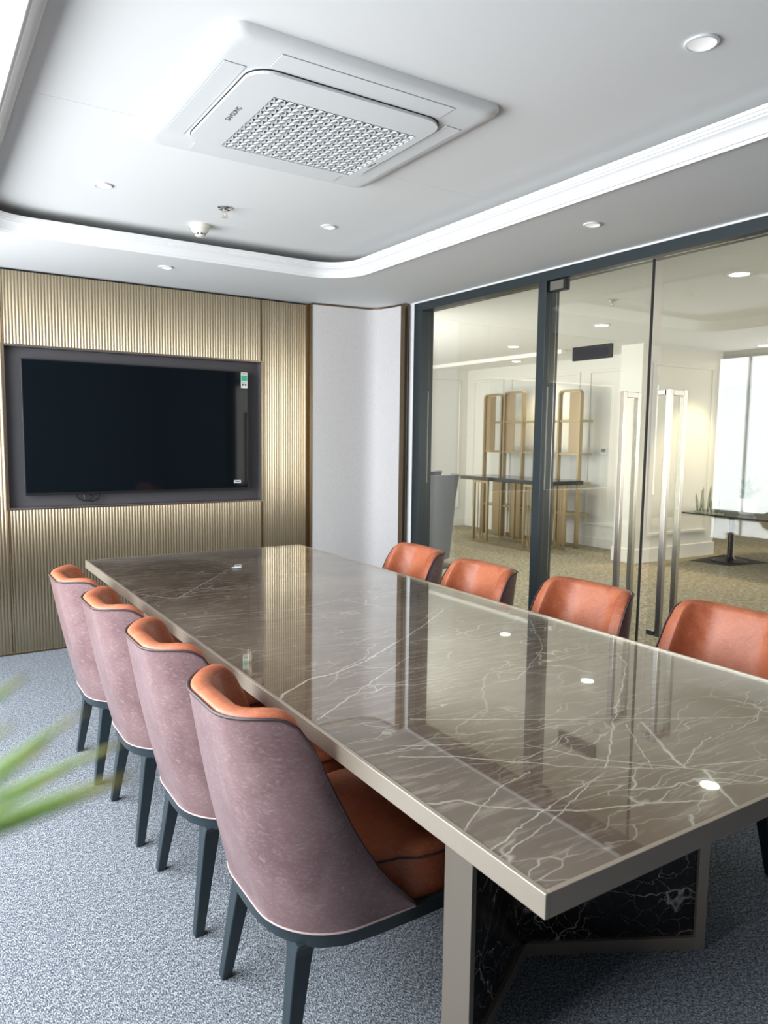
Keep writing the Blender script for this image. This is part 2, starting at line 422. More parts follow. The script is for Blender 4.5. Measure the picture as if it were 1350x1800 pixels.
lo = bpy.data.objects.new('ceiling_border', me); COL.objects.link(lo); struct(lo, 'lower white ceiling border around the raised tray')
# moulding swept round the tray
prof = [(-0.014, 2.366), (-0.014, 2.359), (-0.004, 2.357), (0.000, 2.361), (0.002, 2.367), (0.008, 2.368), (0.012, 2.380), (0.020, 2.394), (0.032, 2.405),
        (0.040, 2.408), (0.041, 2.414), (0.047, 2.416), (0.049, 2.424), (0.054, 2.426), (0.055, 2.438), (-0.014, 2.438)]
n = len(TR); mb = MB(); rings = []
for i, (x, y) in enumerate(TR):
    a, b = Vector(TR[i-1]), Vector(TR[(i+1) % n]); d = (b - a).normalized(); nrm = Vector((-d.y, d.x))
    rings.append([(x + nrm.x*q, y + nrm.y*q, z) for q, z in prof])
rings.append(rings[0]); mb.rings(rings, True, False, False)
struct(mb.build('trim_1', 'moulding', None, True), 'white stepped moulding round the ceiling tray')

# window wall (left, seen only in reflections)
wl = sempty('wall_left', (XW, 2.3, 0), 'window wall with low sill and near pier darkened to cut light')
def wpart(mb, name, m_): keep(mb.build(name, m_), wl)
wpart(MB().box(XW - 0.12, XW, -0.75, 5.35, 0, 0.60), 'sill_wall', 'slate_wall')  # out of view, darkened so the bronze panels reflect less brightness
wpart(MB().box(XW - 0.12, XW, -0.75, 5.35, 2.30, 2.55), 'window_header', 'wallpaint')
wpart(MB().box(XW - 0.12, XW, 5.03, 5.35, 0.60, 2.30), 'wall_pier', 'wallpaint')
wpart(MB().box(XW - 0.12, XW, -0.75, 0.87, 0.60, 2.30), 'wall_pier', 'slate_wall')  # made solid and dark out of view to keep the table front dim
ys = [5.03, 4.67, 3.40, 2.12, 0.87]
for i in range(4):
    y1, y0 = ys[i], ys[i+1]
    w = sempty('window_%d' % (i + 1), (XW - 0.06, (y0 + y1) / 2, 0.60), 'tall window behind a white roller blind')
    f = MB()
    f.box(XW-0.08, XW-0.04, y0, y1, 0.60, 0.64).box(XW-0.08, XW-0.04, y0, y1, 2.26, 2.30).box(XW-0.08, XW-0.04, y0, y0+0.02, 0.64, 2.26).box(XW-0.08, XW-0.04, y1-0.02, y1, 0.64, 2.26)
    keep(f.build('window_frame', 'frame'), w)
    keep(MB().box(XW-0.063, XW-0.057, y0+0.02, y1-0.02, 0.64, 2.26).build('pane', 'winglass'), w)
    a, b = BLINDS[i]
    bl = thing('roller_blind', ['narrow white roller blind at the television wall end of the windows', 'white roller blind second from the television wall', 'white roller blind at the middle window', 'white roller blind nearest the camera'][i], 'blind', (XW + 0.015, (a+b)/2, 2.30), 0, 'roller blinds')
    keep(MB().box(XW+0.010, XW+0.012, a, b, 0.62, 2.30).build('blind_cloth', 'blind'), bl)
    keep(MB().tube([(XW+0.02, a, 2.31), (XW+0.02, b, 2.31)], 0.018, 12).build('roller_tube', 'frame', None, True), bl)
    keep(MB().tube([(XW+0.011, a, 0.615), (XW+0.011, b, 0.615)], 0.008, 8).build('hem_bar', 'plastic', None, True), bl)
struct(MB().box(XW - 0.12, 14.2, -0.87, -0.75, 0, 2.55).build('wall_back', 'slate_wall') if False else MB().box(XW - 0.12, XG + 0.03, -0.87, -0.75, 0, 2.55).build('wall_back', 'slate_wall'), 'dark slate wall behind the camera')

# television wall
wf = sempty('wall_far', (1.3, 5.2, 0), 'bronze clad wall with recessed screen niche')
keep(MB().box(XW - 0.12, XG + 0.1, 5.16, 5.35, 0, 2.55).build('wall_core', 'slate_wall'), wf)
def fluted(x0, x1, z0, z1, label=None):
    p = 0.0185; n = max(1, round((x1 - x0) / p)); p = (x1 - x0) / n; k = 8
    xs = [(x0 + p*(i + j/k), YF + 0.0045*(1 - math.sin(PI*j/k))) for i in range(n) for j in range(k)] + [(x1, YF + 0.0045)]
    mb = MB(); prof_ = xs + [(x1, YF + 0.03), (x0, YF + 0.03)]
    mb.rings([[(x, y, z0) for x, y in prof_], [(x, y, z1) for x, y in prof_]])
    o = mb.build('fluted_panel', 'bronze'); keep(o, wf)
    for q in o.data.polygons: q.use_smooth = True
    o.data.shade_smooth()
    at = o.data.attributes.new('sharp_edge', 'BOOLEAN', 'EDGE') if 'sharp_edge' not in o.data.attributes else o.data.attributes['sharp_edge']
    b2 = bmesh.new(); b2.from_mesh(o.data); fl = [len(e.link_faces) == 2 and e.calc_face_angle(0) > math.radians(50) for e in b2.edges]; b2.free()
    at.data.foreach_set('value', fl)
    return o
fluted(XW, 0.494, 0.012, 2.352)
fluted(0.506, 2.164, 1.914, 2.352)
fluted(0.506, 2.164, 0.012, 0.914)
fluted(2.182, 2.528, 0.012, 2.352)
for x in (0.500, 2.173):
    for a, b in ((0.012, 0.914), (1.914, 2.352)):
        keep(MB().box(x - 0.004, x + 0.004, YF - 0.002, YF + 0.03, a, b).build('seam_strip', 'trimbronze'), wf)
keep(MB().box(XW, 2.53, YF + 0.03, 5.16, 0, 0.914).build('backing', 'gap'), wf)
keep(MB().box(XW, 2.53, YF + 0.03, 5.16, 1.914, 2.50).build('backing', 'gap'), wf)
keep(MB().box(XW, 0.499, YF + 0.03, 5.16, 0.914, 1.914).build('backing', 'gap'), wf)
keep(MB().box(2.167, 2.53, YF + 0.03, 5.16, 0.914, 1.914).build('backing', 'gap'), wf)
keep(MB().box(0.50, 2.166, 5.115, 5.16, 0.915, 1.913).build('niche_back', 'recess'), wf)
fr = MB(); fr.box(0.494, 0.506, YF-0.004, 5.115, 0.914, 1.914).box(2.160, 2.172, YF-0.004, 5.115, 0.914, 1.914)
fr.box(0.506, 2.160, YF-0.004, 5.115, 0.910, 0.922).box(0.506, 2.160, YF-0.004, 5.115, 1.906, 1.918)
keep(fr.build('niche_frame', 'recess'), wf)
fr = MB(); fr.box(0.490, 0.504, YF-0.007, YF-0.004, 0.908, 1.920).box(2.162, 2.176, YF-0.007, YF-0.004, 0.908, 1.920)
fr.box(0.504, 2.162, YF-0.007, YF-0.004, 0.908, 0.916).box(0.504, 2.162, YF-0.007, YF-0.004, 1.912, 1.920)
keep(fr.build('niche_edge', 'trimbronze'), wf)
keep(MB().box(2.530, 2.548, YF - 0.055, YF + 0.03, 0.0, 2.355).build('corner_trim', 'darkbronze'), wf)
keep(MB().box(2.518, 2.530, YF - 0.012, YF + 0.03, 0.0, 2.355).build('corner_bead', 'trimbronze'), wf)
struct(MB().box(XW, 2.53, YF - 0.002, YF + 0.03, 0.0, 0.012).build('baseboard_far', 'darkbronze'))

# fabric clad corner between television wall and glass
P = [(2.549, 5.000), (2.65, 4.985), (2.76, 4.972), (2.86, 4.962), (2.93, 4.955), (2.985, 4.945), (3.03, 4.920), (3.062, 4.880), (3.083, 4.820), (3.097, 4.750), (3.106, 4.680), (3.112, 4.615)]
pts = []
for i in range(len(P) - 1):
    p0, p1, p2, p3 = (Vector(P[max(0, min(len(P)-1, j))]) for j in (i-1, i, i+1, i+2))
    for t in (0, .25, .5, .75):
        pts.append(0.5*((2*p1) + (p2-p0)*t + (2*p0-5*p1+4*p2-p3)*t*t + (3*p1-p0-3*p2+p3)*t**3))
pts.append(Vector(P[-1]))
back = []
for i, q in enumerate(pts):
    d = (pts[min(i+1, len(pts)-1)] - pts[max(i-1, 0)]).normalized(); back.append(q + Vector((-d.y, d.x)) * 0.035)
wr = sempty('wall_corner', (3.0, 4.9, 0), 'curved corner clad in pale woven fabric')
o = MB().rings([[(q.x, q.y, z) for q in pts + back[::-1]] for z in (0.0, 2.352)]).build('fabric_panel', 'fabric', None, True); keep(o, wr)
o = MB().rings([[(q.x, q.y, z) for q in pts + back[::-1]] for z in (2.3525, 2.3655)]).build('shadow_gap_strip', 'darkbronze', None, True); keep(o, wr)
keep(MB().box(3.108, 3.135, 4.604, 4.66, 0, 2.352).build('edge_strip', 'darkbronze'), wr)
keep(MB().box(3.128, 3.172, 4.635, 4.66, 0, 2.36).build('bronze_reveal', 'darkbronze'), wr)
struct(MB().box(3.168, 3.23, 4.572, 4.66, 0, 2.367).build('trim_2', 'white_trim'), 'white plaster strip beside the glass partition')
struct(MB().box(3.20, 3.32, 4.66, 5.35, 0, 2.55).build('wall_right', 'wallpaint'))
struct(MB().box(3.165, 3.275, -0.75, 1.659, 0, 2.367).build('wall_right_blocker', 'slate_wall'))  # added solid and dark, unseen, to block office light from the table front

# glass partition ----------------------------------------------------------------
gp = thing('glass_partition', 'slate framed glass partition along the right side of the room', 'glass partition', (XG, 3.0, 0))
def gpart(mb, name, m_, bev=0.0, par=gp):
    o = mb.build(name, m_, None, False, bev); o.location -= Vector(gp.location); o.parent = par; return o
FX0, FX1 = 3.165, 3.275
gpart(MB().box(FX0, FX1, 1.66, 4.57, 2.300, 2.362), 'top_rail', 'frame', 0.002)
gpart(MB().box(FX0, FX1, 4.475, 4.57, 0, 2.300), 'jamb', 'frame', 0.002)
gpart(MB().box(FX0, FX1, 3.225, 3.290, 0, 2.300), 'mullion', 'frame', 0.002)
gpart(MB().box(FX0, FX1, 1.66, 1.72, 0, 2.300), 'mullion', 'frame', 0.002)
gpart(MB().box(FX0, FX1, 3.290, 4.475, 0, 0.05), 'bottom_rail', 'frame', 0.002)
gpart(MB().box(3.249, 3.252, 3.2235, 3.225, 0.0, 2.30), 'glazing_bead', 'steel')
gpart(MB().box(3.232, 3.242, 3.291, 4.474, 0.051, 2.299), 'pane', 'glass')
gpart(MB().box(3.160, 3.165, 1.66, 4.575, 2.356, 2.366), 'ceiling_bead', 'white_trim')
def door(name, label, y0, y1, yh, sgn):
    d = thing(name, label, 'glass door', (3.197, (y0+y1)/2, 0), 0, 'glass door leaves')
    def dp(mb, nm, m_, bev=0.0, par=d):
        o = mb.build(nm, m_, None, False, bev); o.location -= Vector(d.location); o.parent = par; return o
    dp(MB().box(3.191, 3.203, y0, y1, 0.012, 2.292), 'pane', 'glass')
    e0 = y0 if sgn > 0 else y1
    if sgn > 0: dp(MB().box(3.1895, 3.2045, y0 - 0.006, y0, 0.012, 2.292), 'edge_gasket', 'gasket')
    else: dp(MB().box(3.191, 3.203, y1, y1 + 0.0015, 0.012, 2.292), 'edge_gasket', 'sheetglass')
    h = MB()
    hd = dp(MB().box(3.130, 3.154, yh-0.014, yh+0.014, 0.40, 1.636), 'handle', 'steel', 0.002)
    for nm, mbx in (('handle_bar', MB().box(3.240, 3.264, yh-0.014, yh+0.014, 0.40, 1.636)),
                    ('standoff', MB().box(3.155, 3.239, yh-0.013, yh+0.013, 1.606, 1.634)), ('standoff', MB().box(3.155, 3.239, yh-0.013, yh+0.013, 0.402, 0.430))):
        o = mbx.build(nm, 'steel', None, False, 0.0015); o.parent = hd
    if sgn < 0:
        for z in (1.608, 0.402):
            o = MB().box(3.127, 3.150, yh+0.018, yh+0.062, z, z+0.026).build('handle_foot', 'steel', None, False, 0.0015); o.parent = hd
    yhinge = y1 if sgn > 0 else y0
    for z in (2.235, 0.012):
        a, b = (yhinge - 0.13, yhinge - 0.01) if sgn > 0 else (yhinge + 0.01, yhinge + 0.13)
        ph = dp(MB().box(3.178, 3.216, a, b, z, z + 0.062), 'patch_fitting', 'black', 0.002)
        o = MB().box(3.174, 3.178, a + 0.012, b - 0.004, z + 0.006, z + 0.058).build('cover_plate', 'steel', None, False, 0.001); o.parent = ph
    return d
door('glass_door', 'clear glass door leaf hinged at the grey mullion with black plate on it', 2.509, 3.219, 2.612, 1)
door('glass_door', 'clear glass door leaf on the right behind the nearest right chair', 1.724, 2.446, 2.335, -1)
sg = thing('door_plate', 'black rectangular plate stuck high on the glass door', 'plate', (3.185, 2.873, 1.862))
o = MB().box(3.172, 3.1905, 2.736, 3.010, 1.824, 1.899).build('plate', 'black', None, False, 0.001); keep(o, sg)
o = MB()
sl = rrect(2.752, 2.985, 1.838, 1.884, 0.0225, 8); o.rings([[(3.1712, y, z) for y, z in sl], [(3.172, y, z) for y, z in sl]]); o = o.build('slot', 'gap'); keep(o, sg)

# ------------------------------------------------------------------ ceiling fittings
ac = thing('ceiling_air_conditioner', 'white square ceiling cassette air conditioner with triangle lattice grille', 'air conditioner', (1.2485, 2.455, ZU))
def acp(mb, name, m_, smooth=False, bev=0.0):
    o = mb.build(name, m_, None, smooth, bev); return keep(o, ac)
X0, X1, Y0, Y1 = 0.766, 1.731, 1.984, 2.926; CX, CY = 1.2485, 2.455
acp(MB().rings([[(x, y, z) for x, y in rrect(X0+i, X1-i, Y0+i, Y1-i, 0.05, 6)] for i, z in ((0.0, ZU), (0.0, ZU-0.010), (0.006, ZU-0.020), (0.03, ZU-0.027), (0.045, ZU-0.028))]), 'outer_frame', 'plastic', True)
ci = (0.898, 1.602, 2.135, 2.780)
acp(MB().rings([[(x, y, z) for x, y in rrect(ci[0]+i, ci[1]-i, ci[2]+i, ci[3]-i, 0.08, 8)] for i, z in ((-0.003, ZU-0.0275), (-0.003, ZU-0.030), (-0.002, ZU-0.0305))]), 'shadow_slot', 'gap')
# centre panel with a square opening for the grille
gx0, gx1, gy0, gy1 = 1.022, 1.568, 2.275, 2.745
bm = bmesh.new(); out_ = rrect(ci[0], ci[1], ci[2], ci[3], 0.08, 8)
ov = [bm.verts.new((x, y, ZU-0.040)) for x, y in out_]; iv = [bm.verts.new((x, y, ZU-0.040)) for x, y in ((gx0, gy0), (gx1, gy0), (gx1, gy1), (gx0, gy1))]
es = [bm.edges.new((l[i], l[(i+1) % len(l)])) for l in (ov, iv) for i in range(len(l))]
bmesh.ops.triangle_fill(bm, use_beauty=True, edges=es)
rt = bmesh.ops.extrude_face_region(bm, geom=bm.faces[:])
for g in rt['geom']:
    if isinstance(g, bmesh.types.BMVert): g.co.z += 0.010
bmesh.ops.recalc_face_normals(bm, faces=bm.faces)
me = bpy.data.meshes.new('centre_panel'); bm.to_mesh(me); bm.free(); me.materials.append(M['plastic'])
o = bpy.data.objects.new('centre_panel', me); COL.objects.link(o); keep(o, ac)
acp(MB().box(gx0, gx1, gy0, gy1, ZU-0.0306, ZU-0.0300), 'filter', 'plastic_in')
g = MB(); nr, nc = 13, 15; px, py = (gx1-gx0)/nc, (gy1-gy0)/nr; zt = ZU-0.0365
for i in range(nr + 1): g.bar((gx0, gy0+py*i, zt), (gx1, gy0+py*i, zt), 0.006, 0.007)
for i in range(nr):
    for j in range(nc):
        a = (gx0+px*j, gy0+py*i, zt); t = (gx0+px*(j+0.5), gy0+py*(i+1), zt); b = (gx0+px*(j+1), gy0+py*i, zt)
        g.bar(a, t, 0.005, 0.007).bar(t, b, 0.005, 0.007)
acp(g, 'grille', 'plastic')
# air outlet flaps and their joints
for x0, x1, y0, y1 in ((0.815, 0.882, 2.16, 2.75), (1.618, 1.685, 2.16, 2.75), (0.94, 1.56, 2.035, 2.120), (0.94, 1.56, 2.795, 2.870)):
    acp(MB().box(x0-0.0015, x1+0.0015, y0-0.0015, y1+0.0015, ZU-0.0283, ZU-0.0279), 'flap_joint', 'plastic_in')
    acp(MB().box(x0, x1, y0, y1, ZU-0.0305, ZU-0.0280), 'air_flap', 'plastic', False, 0.001)
text_mesh('brand_lettering', 'SAMSUNG', 0.026, 'ink', Matrix(((0, -1, 0, 0.960-CX), (-1, 0, 0, 2.46-CY), (0, 0, -1, -0.0402), (0, 0, 0, 1))), ac)
text_mesh('small_lettering', 'WindFree', 0.014, 'ink', Matrix(((0, -1, 0, 1.585-CX), (-1, 0, 0, 2.60-CY), (0, 0, -1, -0.0402), (0, 0, 0, 1))), ac)

def downlight(x, y, z, label, lit, r=0.052, group='recessed ceiling downlights'):
    t = thing('downlight', label, 'downlight', (x, y, z), 0, group)
    keep(MB().lathe([(r*0.80, -0.0005), (r*0.98, -0.0005), (r, -0.003), (r*0.97, -0.006), (r*0.84, -0.007), (r*0.80, -0.004)], (x, y, z), 28, False, False).build('trim_ring', 'plastic', None, True), t)
    keep(MB().lathe([(r*0.81, -0.0045), (r*0.74, -0.0025), (0.0005, -0.0012)], (x, y, z), 28, False, False).build('diffuser', 'lamp_on' if lit else 'lamp_dim', None, True), t)
    return t
downlight(1.911, 1.374, ZU, 'round white downlight right of the air conditioner near the camera', False, 0.047)
downlight(0.781, 3.583, ZU, 'round white downlight in the raised tray on the left', False, 0.041)
downlight(1.919, 3.581, ZU, 'round white downlight in the raised tray near its rounded corner', False, 0.041)
downlight(2.681, 2.452, ZL, 'round white downlight in the ceiling border above the glass wall', False, 0.041)
downlight(1.319, 4.481, ZL, 'round white downlight in the ceiling border above the television', False, 0.041)
def sprinkler(x, y, z, label):
    t = thing('fire_sprinkler', label, 'sprinkler', (x, y, z))
    keep(MB().lathe([(0.036, 0), (0.036, -0.003), (0.030, -0.008), (0.018, -0.006), (0.012, -0.012), (0.012, -0.02)], (x, y, z), 24).build('escutcheon', 'chrome', None, True), t)
    keep(MB().tube([(x-0.009, y, z-0.018), (x-0.012, y, z-0.03), (x-0.004, y, z-0.044)], 0.002, 6).tube([(x+0.009, y, z-0.018), (x+0.012, y, z-0.03), (x+0.004, y, z-0.044)], 0.002, 6).build('yoke', 'chrome', None, True), t)
    keep(MB().tube([(x, y, z-0.018), (x, y, z-0.044)], 0.0025, 8).build('glass_bulb', 'cream', None, True), t)
    keep(MB().lathe([(0.004, -0.042), (0.016, -0.045), (0.016, -0.047), (0.004, -0.047)], (x, y, z), 16).build('deflector', 'chrome'), t)
sprinkler(1.35, 3.587, ZU, 'chrome fire sprinkler head in the raised ceiling tray')
sd = thing('smoke_detector', 'cream round smoke detector on the raised ceiling', 'smoke detector', (1.349, 3.95, ZU))
keep(MB().lathe([(0.054, 0), (0.054, -0.012), (0.050, -0.017), (0.046, -0.018)], (1.349, 3.95, ZU), 32).build('base', 'cream', None, True), sd)
keep(MB().lathe([(0.046, -0.018), (0.045, -0.030), (0.036, -0.040), (0.028, -0.043), (0.026, -0.054), (0.020, -0.060), (0.006, -0.061)], (1.349, 3.95, ZU), 32).build('sensing_head', 'cream', None, True), sd)
for i in range(8):
    a = 2*PI*i/8
    keep(MB().bar((1.349+0.0262*math.cos(a)-0.006*math.sin(a), 3.95+0.0262*math.sin(a)+0.006*math.cos(a), ZU-0.049), (1.349+0.0262*math.cos(a)+0.006*math.sin(a), 3.95+0.0262*math.sin(a)-0.006*math.cos(a), ZU-0.049), 0.003, 0.006).build('vent_slot', 'black'), sd)

# ------------------------------------------------------------------ television
tv = thing('television', 'wall mounted black flat television in the charcoal niche', 'television', (1.329, 5.06, 1.416))
def tvp(o): return keep(o, tv)
TX0, TX1, TZ0, TZ1 = 0.594, 2.064, 0.996, 1.838
tvp(MB().box(TX0, TX1, 5.052, 5.075, TZ0, TZ1).build('bezel', 'tvbody', None, False, 0.002))
tvp(MB().box(TX0+0.15, TX1-0.15, 5.075, 5.114, TZ0+0.12, TZ1-0.12).build('rear_housing', 'tvbody', None, False, 0.005))
tvp(MB().box(TX0+0.007, TX1-0.007, 5.0505, 5.052, TZ0+0.016, TZ1-0.007).build('screen', 'screen'))
tvp(MB().box(TX0+0.002, TX1-0.002, 5.049, 5.0525, TZ0+0.004, TZ0+0.013).build('bottom_bezel', 'black'))
st = tvp(MB().box(2.010, 2.058, 5.0496, 5.0504, 1.722, 1.832).build('energy_sticker', 'paper'))
for nm, m_, a, b, c, d in (('green_field', 'green_ink', 2.013, 2.055, 1.770, 1.812), ('sticker_print', 'ink', 2.014, 2.054, 1.819, 1.825), ('sticker_print', 'ink', 2.018, 2.030, 1.738, 1.752), ('sticker_print', 'ink', 2.038, 2.050, 1.738, 1.752), ('sticker_print', 'ink', 2.016, 2.052, 1.758, 1.761)):
    o = MB().box(a, b, 5.0492, 5.0496, c, d).build(nm, m_); o.location -= Vector(tv.location); o.parent = st; o.matrix_parent_inverse = Matrix(); o.location -= st.location
o = tvp(MB().box(1.952, 2.004, 5.0496, 5.0504, 1.046, 1.066).build('white_sticker', 'paper'))
q = MB().box(1.960, 1.996, 5.0492, 5.0496, 1.053, 1.059).build('sticker_print', 'ink'); q.parent = o; q.location = q.location - tv.location - o.location
tvp(MB().tube([(0.90, 5.08, 1.0), (0.90, 5.075, 0.975), (0.93, 5.07, 0.955), (0.97, 5.07, 0.952), (1.00, 5.075, 0.975), (0.97, 5.08, 1.0)], 0.005, 6).tube([(0.94, 5.08, 1.0), (0.945, 5.07, 0.965), (0.985, 5.07, 0.945), (1.03, 5.072, 0.965), (1.05, 5.08, 1.0)], 0.004, 6).build('cable', 'black', None, True))

# ------------------------------------------------------------------ conference table
TBX0, TBX1, TBY0, TBY1, TH = 0.724, 1.921, 0.699, 3.919, 0.75
tb = thing('conference_table', 'long brown marble conference table with grey metal edge', 'conference table', (0, 0, 0))
def tp(mb, nm, m_, bev=0.0, par=tb): return mb.build(nm, m_, par, False, bev)
e = 0.010
tp(MB().box(TBX0+e, TBX1-e, TBY0+e, TBY1-e, TH-0.030, TH-0.006), 'marble_top', 'marble')
tp(MB().box(TBX0+e, TBX1-e, TBY0+e, TBY1-e, TH-0.0058, TH-0.0002), 'glass_sheet', 'sheetglass')
for nm, bxs in (('edge_frame', [(TBX0, TBX0+e-0.0005, TBY0, TBY1), (TBX1-e+0.0005, TBX1, TBY0, TBY1), (TBX0+e-0.0005, TBX1-e+0.0005, TBY0, TBY0+e-0.0005), (TBX0+e-0.0005, TBX1-e+0.0005, TBY1-e+0.0005, TBY1)]),):
    for a, b, c, d in bxs: tp(MB().box(a, b, c, d, TH-0.040, TH-0.001), nm, 'tablemetal', 0.001)
tp(MB().box(TBX0+0.01, TBX1-0.01, TBY0+0.01, TBY1-0.01, TH-0.040, TH-0.031), 'under_board', 'frame')
def slab(nm, a, b, th, z0, z1, m_, off=0.0, bev=0.0, par=tb):
    a, b = Vector(a), Vector(b); d = (b - a).normalized(); s_ = Vector((-d.y, d.x))
    poly = [a + s_*(off - th/2), b + s_*(off - th/2), b + s_*(off + th/2), a + s_*(off + th/2)]
    return MB().prism([(q.x, q.y) for q in poly], z0, z1).build(nm, m_, par, False, bev)
def pedestal(mir):
    fy = (lambda y: y) if not mir else (lambda y: 4.83 - y)
    V, A, B = (1.338, fy(1.392)), (0.950, fy(1.172)), (1.790, fy(1.148))
    pd = bpy.data.objects.new('pedestal', None); COL.objects.link(pd); pd.parent = tb
    for E_ in (A, B):
        d = (Vector(V) - Vector(E_)).normalized(); e2 = Vector(E_) + d*0.028; v2 = Vector(V) - d*0.001
        slab('end_post', E_, e2, 0.064, 0.0, TH-0.040, 'tablemetal', 0, 0.001, pd)
        slab('bottom_rail', e2, v2, 0.060, 0.0, 0.035, 'tablemetal', 0, 0, pd)
        slab('top_frame_rail', e2, v2, 0.060, TH-0.07, TH-0.040, 'tablemetal', 0, 0, pd)
        slab('marble_panel', e2, v2, 0.040, 0.0352, TH-0.0702, 'marble_black', 0, 0, pd)
pedestal(False); pedestal(True)
tag(MB().box(1.288, 1.330, 3.350, 3.372, TH, TH+0.001).build('paper_card', 'paper', None, False, 0, 2, (1.309, 3.361, TH)), 'tiny white card lying on far half of the table', 'card')
tt = thing('acrylic_tag', 'small clear tag on the table edge beside the left chairs', 'tag', (0.79, 1.93, TH))
keep(MB().box(0.772, 0.800, 1.905, 1.945, TH, TH+0.002).build('foot', 'sheetglass'), tt)
keep(MB().box(0.784, 0.787, 1.905, 1.940, TH+0.002, TH+0.03).build('upright', 'sheetglass'), tt)

# ------------------------------------------------------------------ chairs
Z0 = 0.335
def smooth_interp(tab, x):
    if x <= tab[0][0]: return tab[0][1]
    for (a, va), (b, vb) in zip(tab, tab[1:]):
        if x <= b: return va + (vb - va) * (x - a) / (b - a)
    return tab[-1][1]
RIM = [(-0.255, 0.808), (-0.20, 0.815), (-0.165, 0.815), (-0.14, 0.806), (-0.12, 0.782), (-0.105, 0.735), (-0.085, 0.645), (-0.06, 0.555), (-0.03, 0.470), (0.0, 0.415), (0.03, 0.375), (0.048, 0.350), (0.052, 0.340)]
def shell_path(xb=0.255, w=0.245, r=0.17, xf=0.052):
    s = []
    xs = [xf, 0.046, 0.035, 0.02, 0.0, -0.02, -0.04, -0.06, -0.08]
    for x in xs: s.append((x, -w))
    for i in range(13):
        a = -PI/2 - (PI/2)*i/12; s.append((-xb + r + r*math.cos(a), -w + r + r*math.sin(a)))
    left = s[:]
    mid = [(-xb, y) for y in (-0.045, 0.0, 0.045)]
    return left + mid + [(x, -y) for x, y in reversed(left)]
def crown(xb, w):   # slight outward bow of the back
    return 0
def make_chair():
    t = thing('dining_chair', 'x', 'chair', (0, 0, 0), 0, 'leather conference chairs')
    path = shell_path(); n = len(path)
    nor = []
    for i in range(n):
        a, b = Vector(path[max(0, i-1)]), Vector(path[min(n-1, i+1)]); d = (b - a).normalized(); nor.append(Vector((d.y, -d.x)))
    # make normals point outwards (away from chair centre)
    for i in range(n):
        if nor[i].dot(Vector(path[i]) - Vector((-0.08, 0))) < 0: nor[i] = -nor[i]
    H_ = [smooth_interp(RIM, x) for x, y in path]
    def P3(i, off, z):
        x, y = path[i]; q = Vector((x, y)) + nor[i]*off
        k = (z - Z0) / 0.47
        return (q.x - 0.098*k, q.y*(1 - 0.11*k), z)
    mv = 10
    # outer leather shell (thin closed sheet)
    mb = MB(); rings = []
    for i in range(n):
        col = [P3(i, 0.0 + 0.006*math.sin(PI*v/mv), Z0 + (H_[i] - Z0)*v/mv) for v in range(mv + 1)]
        inn = [P3(i, -0.004 + 0.006*math.sin(PI*v/mv), Z0 + (H_[i] - Z0)*v/mv) for v in range(mv, -1, -1)]
        rings.append(col + inn)
    mb.rings(rings, True, True, True); mb.build('shell', 'mauve', t, True)
    # inner padded lining with rolled rim
    mb = MB(); rings = []
    for i in range(n):
        h = H_[i]; f = min(1.0, (h - Z0) / 0.15); th = 0.020 + 0.030*f
        col = []
        for v in range(mv + 1): col.append(P3(i, -0.0045 + 0.006*math.sin(PI*v/mv), Z0 + (h - 0.001 - Z0)*v/mv))
        for a in range(1, 8):
            q = PI*a/8; col.append(P3(i, -0.0045 - th/2 + th/2*math.cos(q), h - 0.001 + 0.016*f*math.sin(q)))
        for v in range(mv, -1, -1):
            col.append(P3(i, -0.0045 - th - 0.012*math.sin(PI*v/mv)*f, Z0 + (h - 0.001 - Z0)*v/mv))
        rings.append(col)
    mb.rings(rings, True, True, True); mb.build('backrest', 'orange', t, True)
    MB().tube([P3(i, 0.0005, H_[i] + 0.002) for i in range(n)], 0.0038, 6).build('rim_piping', 'piping', t, True)
    MB().tube([P3(i, 0.001, Z0 + 0.001) for i in range(n)], 0.0024, 6).build('base_piping', 'piping_light', t, True)
    # seat cushion
    half = [(-0.195, 0.0), (-0.19, -0.10), (-0.16, -0.155), (-0.11, -0.187), (-0.03, -0.193), (0.035, -0.205), (0.07, -0.226), (0.12, -0.233), (0.19, -0.228), (0.24, -0.205), (0.272, -0.15), (0.283, -0.08), (0.286, 0.0)]
    ol = half + [(x, -y) for x, y in reversed(half[1:-1])]
    c = (0.0, 0.0)
    def ring(sc, z, dz=0.0): return [(c[0] + (x - c[0])*sc, y*sc, z + dz*max(0, x)) for x, y in ol]
    MB().rings([ring(0.985, Z0), ring(1.0, Z0+0.02), ring(1.0, 0.425), ring(0.992, 0.436), ring(0.975, 0.447), ring(0.93, 0.457), ring(0.8, 0.466), ring(0.5, 0.473), ring(0.15, 0.475)]).build('seat', 'orange', t, True)
    MB().tube([(x*1.003, y*1.003, 0.434) for x, y in ol] + [(ol[0][0]*1.003, 0, 0.434)], 0.0025, 6).build('seat_seam', 'piping', t, True)
    # plinth frame
    hp = [(-0.256, 0.0), (-0.254, -0.07), (-0.240, -0.13), (-0.212, -0.18), (-0.175, -0.218), (-0.12, -0.240), (-0.05, -0.246), (0.05, -0.246), (0.14, -0.244), (0.20, -0.236), (0.248, -0.210), (0.282, -0.15), (0.294, -0.08), (0.297, 0)]
    op = hp + [(x, -y) for x, y in reversed(hp[1:-1])]
    MB().rings([[(x*s, y*s, z) for x, y in op] for s, z in ((0.955, 0.296), (0.985, 0.300), (0.992, 0.318), (1.0, 0.3345))]).build('base_frame', 'leg', t, True)
